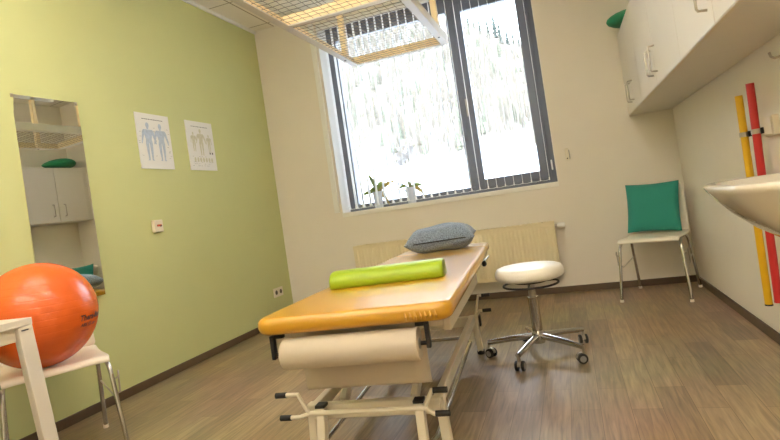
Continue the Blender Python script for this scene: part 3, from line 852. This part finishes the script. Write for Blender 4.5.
# ------------------------------------------------------------------ wall cabinets
XF = W-.32; CZ0, CZ1 = 1.386, 2.045
def cabinet(y1, y0, label, seam, filler=0, first=False):
    t = thing('wall_cabinet', label, 'cabinet', ((XF+W)/2, (y0+y1)/2, CZ0), 0, 'white wall cabinets in a row')
    cy = (y0+y1)/2; l = (y1-y0)
    x0 = -.16+.019
    MB().span((x0, -l/2+.001, 0), (.159, l/2-.001, CZ1-CZ0)).build('carcass', M['laminate'], t, smooth=0, bevel=.001)
    MB().span((-.158, -l/2+.001, 0), (x0, l/2-.001, .003)).build('light_rail', M['laminate_edge'], t, smooth=0)
    if filler: MB().span((-.16, l/2-filler, .004), (x0, l/2-.001, CZ1-CZ0)).build('filler_panel', M['laminate'], t, smooth=0)
    for a, b, sd in ((seam-cy+.0025, l/2-.0015-filler, 1), (-l/2+.0015, seam-cy-.0025, -1)):
        d = MB().span((-.16, a, .004), (x0-.001, b, CZ1-CZ0-.002)).build('door', M['laminate'], t, smooth=0, bevel=.0015)
        hy = (a+.065) if sd > 0 else (b-.065)
        MB().tube([(-.16, hy, 0.070), (-.188, hy, 0.073), (-.193, hy, 0.081), (-.193, hy, 0.200), (-.188, hy, 0.208), (-.16, hy, 0.211)], .005, 8).build('handle', M['steel'], d)
cabinet(0, -.80, 'narrower white wall cabinet in the corner above the chair', -.405, .04)
cabinet(-.80, -2.10, 'wide white wall cabinet between its corner neighbour and the one over the sink', -1.46)
cabinet(-2.10, -3.40, 'white wall cabinet above the washbasin', -2.68)

pad = MB(); P = []
N = 24
rows = []
for i in range(N+1):
    v = -1+2*i/N; hw = .17*(1-abs(v)**2.2)+.004; hh = .115*(1-abs(v)**2)+.004
    rows.append([pad.bm.verts.new((hw*cos(2*pi*k/20)+.05*v*v, v*.22, max(-.0, hh*(.5+.5*sin(2*pi*k/20)))*1.0+.035*v*v)) for k in range(20)])
for a, b in zip(rows, rows[1:]):
    for k in range(20): pad.bm.faces.new((a[k], a[(k+1) % 20], b[(k+1) % 20], b[k]))
pad.bm.faces.new(rows[0]); pad.bm.faces.new(rows[-1][::-1])
tag(pad.build('balance_cushion', M['green_pad'], loc=(XF+.085, -.25, CZ1+.004), rot=(0, 0, R(-12)), smooth=60), 'dark green boat-shaped pad lying on top of the corner cabinet', 'balance pad')

# ------------------------------------------------------------------ poles on the right wall
for nm, m, y, z0, z1, lab in (('exercise_pole', M['yellow'], -1.815, .215, 1.215, 'yellow exercise pole hanging on the right wall'),
                              ('exercise_pole', M['red'], -1.955, .26, 1.245, 'red exercise pole hanging on the right wall beside the white box')):
    t = thing(nm, lab, 'exercise pole', (W-.05, y, z0), 0, 'exercise poles on the wall')
    t.rotation_euler = (R(1.2 if y > -1.9 else 3.4), 0, 0)
    MB().lathe([(.010, 0), (.0165, 0), (.0165, z1-z0), (.013, z1-z0), (.012, z1-z0-.02)], n=18).build('tube', m, t)
    MB().cyl((0, 0, -.003), (0, 0, .004), .0172, 16).build('end_cap', M['black'] if y > -1.9 else m, t)
ho = thing('pole_holder', 'metal clip rail holding the yellow and red poles on the wall', 'wall holder', (W-.011, -1.88, 1.03), 0)
MB().span((0, -.15, -.012), (.012, .09, .012)).build('rail', M['steel'], ho, smooth=0, bevel=.002)
for y in (.048, -.123):
    c = MB()
    for k in range(12):
        a0, a1 = pi*.25+1.5*pi*k/12, pi*.25+1.5*pi*(k+1)/12
        c.beam((-.038+.0195*cos(a0), y+.0195*sin(a0), 0), (-.038+.0195*cos(a1), y+.0195*sin(a1), 0), .003, .022)
    c.span((-.018, y-.006, -.011), (.0, y+.006, .011))
    c.build('clip', M['steel'], ho)
    MB().box((-.02, y+.026, 0), (.02, .012, .026)).build('clip_jaw', M['dark_metal'], ho, bevel=.002)
    MB().box((-.02, y-.026, 0), (.02, .012, .026)).build('clip_jaw', M['dark_metal'], ho, bevel=.002)
bx = thing('wall_box', 'cream square connection box on the wall beside the red pole', 'wall box', (W+.002, -2.075, 1.0), 0)
MB().span((-.028, -.055, 0), (0, .055, .085)).build('housing', M['socket'], bx, smooth=0, bevel=.004)
MB().span((-.032, -.048, .007), (-.028, .048, .078)).build('lid', M['socket'], bx, smooth=0, bevel=.002)
hk = thing('wall_hook', 'small metal hook on the right wall under the cabinets', 'hook', (W+.002, -2.265, 1.30), 0)
MB().lathe([(.003, -.004), (.014, -.003), (.014, 0)], (0, 0, 0), 14, 'x').build('rose', M['steel'], hk)
MB().tube([(0, 0, 0), (-.03, 0, -.004), (-.042, .0, .004), (-.046, 0, .022)], .005, 8).build('prong', M['steel'], hk)

# ------------------------------------------------------------------ washbasin
sk = thing('washbasin', 'cream ceramic washbasin mounted on the right wall below the cabinets', 'washbasin', (W+.001, -2.985, .600), 0)
AX, AY, ZRIM = .468, .315, .205
def outline(a):
    c, s_ = cos(a), sin(a); e = .5
    return (-AX*abs(s_)**e, AY*(1 if c > 0 else -1)*abs(c)**e)
prof = [(.12, 0), (.30, .008), (.45, .027), (.60, .055), (.74, .092), (.86, .135), (.94, .172), (.985, .196), (1.0, .206), (.995, .213), (.975, .217), (.93, .214), (.86, .18), (.7, .11), (.45, .07), (.12, .06)]
na = 48; body = MB(); rows = []
for r, z in prof:
    row = []
    for k in range(na+1):
        ox, oy = outline(pi*k/na); row.append(body.bm.verts.new((min(ox*r, 0), oy*(.35+.65*r if r < 1 else 1), z*1.19)))
    rows.append(row)
for a, b in zip(rows, rows[1:]):
    for k in range(na): body.bm.faces.new((a[k], a[k+1], b[k+1], b[k]))
body.bm.faces.new(rows[-1]); body.bm.faces.new(rows[0][::-1])
body.build('basin', M['sink'], sk, smooth=60)
MB().span((-.10, -AY+.02, .235), (0, AY-.02, .258)).build('tap_ledge', M['sink'], sk, smooth=0, bevel=.006)
MB().tube([(-.06, 0, .25), (-.06, 0, .31), (-.08, 0, .34), (-.14, 0, .35), (-.18, 0, .33)], .012, 12).build('tap', M['chrome'], sk)
MB().cyl((-.16, 0, .0), (-.16, 0, -.12), .018, 14).tube([(-.16, 0, -.12), (-.12, 0, -.15), (-.02, 0, -.15), (-.001, 0, -.15)], .016, 12).build('waste_trap', M['chrome'], sk)

# ------------------------------------------------------------------ unseen lamps; middle pair, hung form and up-light added for soft fill
def lamp(x, y, label):
    t = thing('unseen_lamp', label, 'ceiling lamp', (x, y, H-.40), 0, 'unseen lamps hung to add soft up-light')
    f = MB()
    for a, b in (((-.31, -.31, 0), (-.29, .31, .05)), ((.29, -.31, 0), (.31, .31, .05)), ((-.29, -.31, 0), (.29, -.29, .05)), ((-.29, .29, 0), (.29, .31, .05))): f.span(a, b)
    f.build('frame', M['white'], t, smooth=0, bevel=.003)
    MB().span((-.29, -.29, .015), (.29, .29, .025)).build('diffuser', M['lamp'], t, smooth=0)
    for sx in (-1, 1): MB().cyl((sx*.28, 0, .05), (sx*.28, 0, .40), .003, 8).build('hanger', M['steel'], t)
LAMPS = ((1.0, -3.45, 24, 1.5, 'added unseen square lamp hung between the mirror wall and the couch end'), (2.55, -3.45, 24, 1.5, 'added unseen square lamp hung between the couch end and the washbasin'),
         (1.1, -5.3, 24, 1, 'unseen square lamp hung with added up-light over the desk side of the room'), (2.5, -5.3, 24, 1, 'unseen square lamp hung with added up-light at the rear washbasin side'))
for x, y, pu, pd, lab in LAMPS:
    lamp(x, y, lab)
    for p, z, rx in ((pu, H-.36, pi), (pd, H-.40, 0)):  # strong upward light added for ceiling bounce, weak one downward
        ld = bpy.data.lights.new('fill_light', 'AREA'); ld.energy = p; ld.size = .5; ld.color = (1, .965, .89)
        lo = bpy.data.objects.new('fill_light', ld); COL.objects.link(lo); lo.location = (x, y, z); lo.rotation_euler = (rx, 0, 0)

# ------------------------------------------------------------------ sky
wd = bpy.data.worlds.new('sky'); SC.world = wd; wd.use_nodes = True
nt = wd.node_tree; bg = nt.nodes['Background']
tc = nt.nodes.new('ShaderNodeTexCoord'); sp = nt.nodes.new('ShaderNodeSeparateXYZ'); rp = nt.nodes.new('ShaderNodeValToRGB')
e = rp.color_ramp.elements; e[0].position = .45; e[0].color = (.97, .97, .97, 1); e[1].position = .8; e[1].color = (.88, .93, 1, 1)
mr = nt.nodes.new('ShaderNodeMapRange'); mr.inputs[1].default_value = -1; mr.inputs[2].default_value = 1
nt.links.new(tc.outputs['Generated'], sp.inputs[0]); nt.links.new(sp.outputs['Z'], mr.inputs[0]); nt.links.new(mr.outputs[0], rp.inputs[0])
nt.links.new(rp.outputs[0], bg.inputs[0]); bg.inputs[1].default_value = 6.5

# ------------------------------------------------------------------ camera
yaw, pitch, roll, F, PPY = -.322, .009, -.146, 535.25, 202.94
fwd = Vector((sin(yaw)*cos(pitch), cos(yaw)*cos(pitch), sin(pitch)))
r0 = Vector((cos(yaw), -sin(yaw), 0)); u0 = r0.cross(fwd)
rt = r0*cos(roll)+u0*sin(roll); up = -r0*sin(roll)+u0*cos(roll)
cd = bpy.data.cameras.new('camera'); cam = bpy.data.objects.new('camera', cd); COL.objects.link(cam)
cd.sensor_fit = 'HORIZONTAL'; cd.sensor_width = 36; cd.lens = F/780*36; cd.shift_y = -(220-PPY)/780; cd.clip_start = .02
mw = Matrix((rt, up, -fwd)).transposed().to_4x4(); mw.translation = Vector((2.762, -4.770, .9315))
cam.matrix_world = mw
SC.camera = cam
SC.view_settings.view_transform = 'Standard'
SC.view_settings.look = 'None'
SC.view_settings.exposure = 0.62
SC.view_settings.use_white_balance = True; SC.view_settings.white_balance_temperature = 5900; SC.view_settings.white_balance_tint = 10
SC.cycles.max_bounces = 10; SC.cycles.diffuse_bounces = 6; SC.cycles.transparent_max_bounces = 24
SC.cycles.use_denoising = True
SC.cycles.sample_clamp_indirect = 8
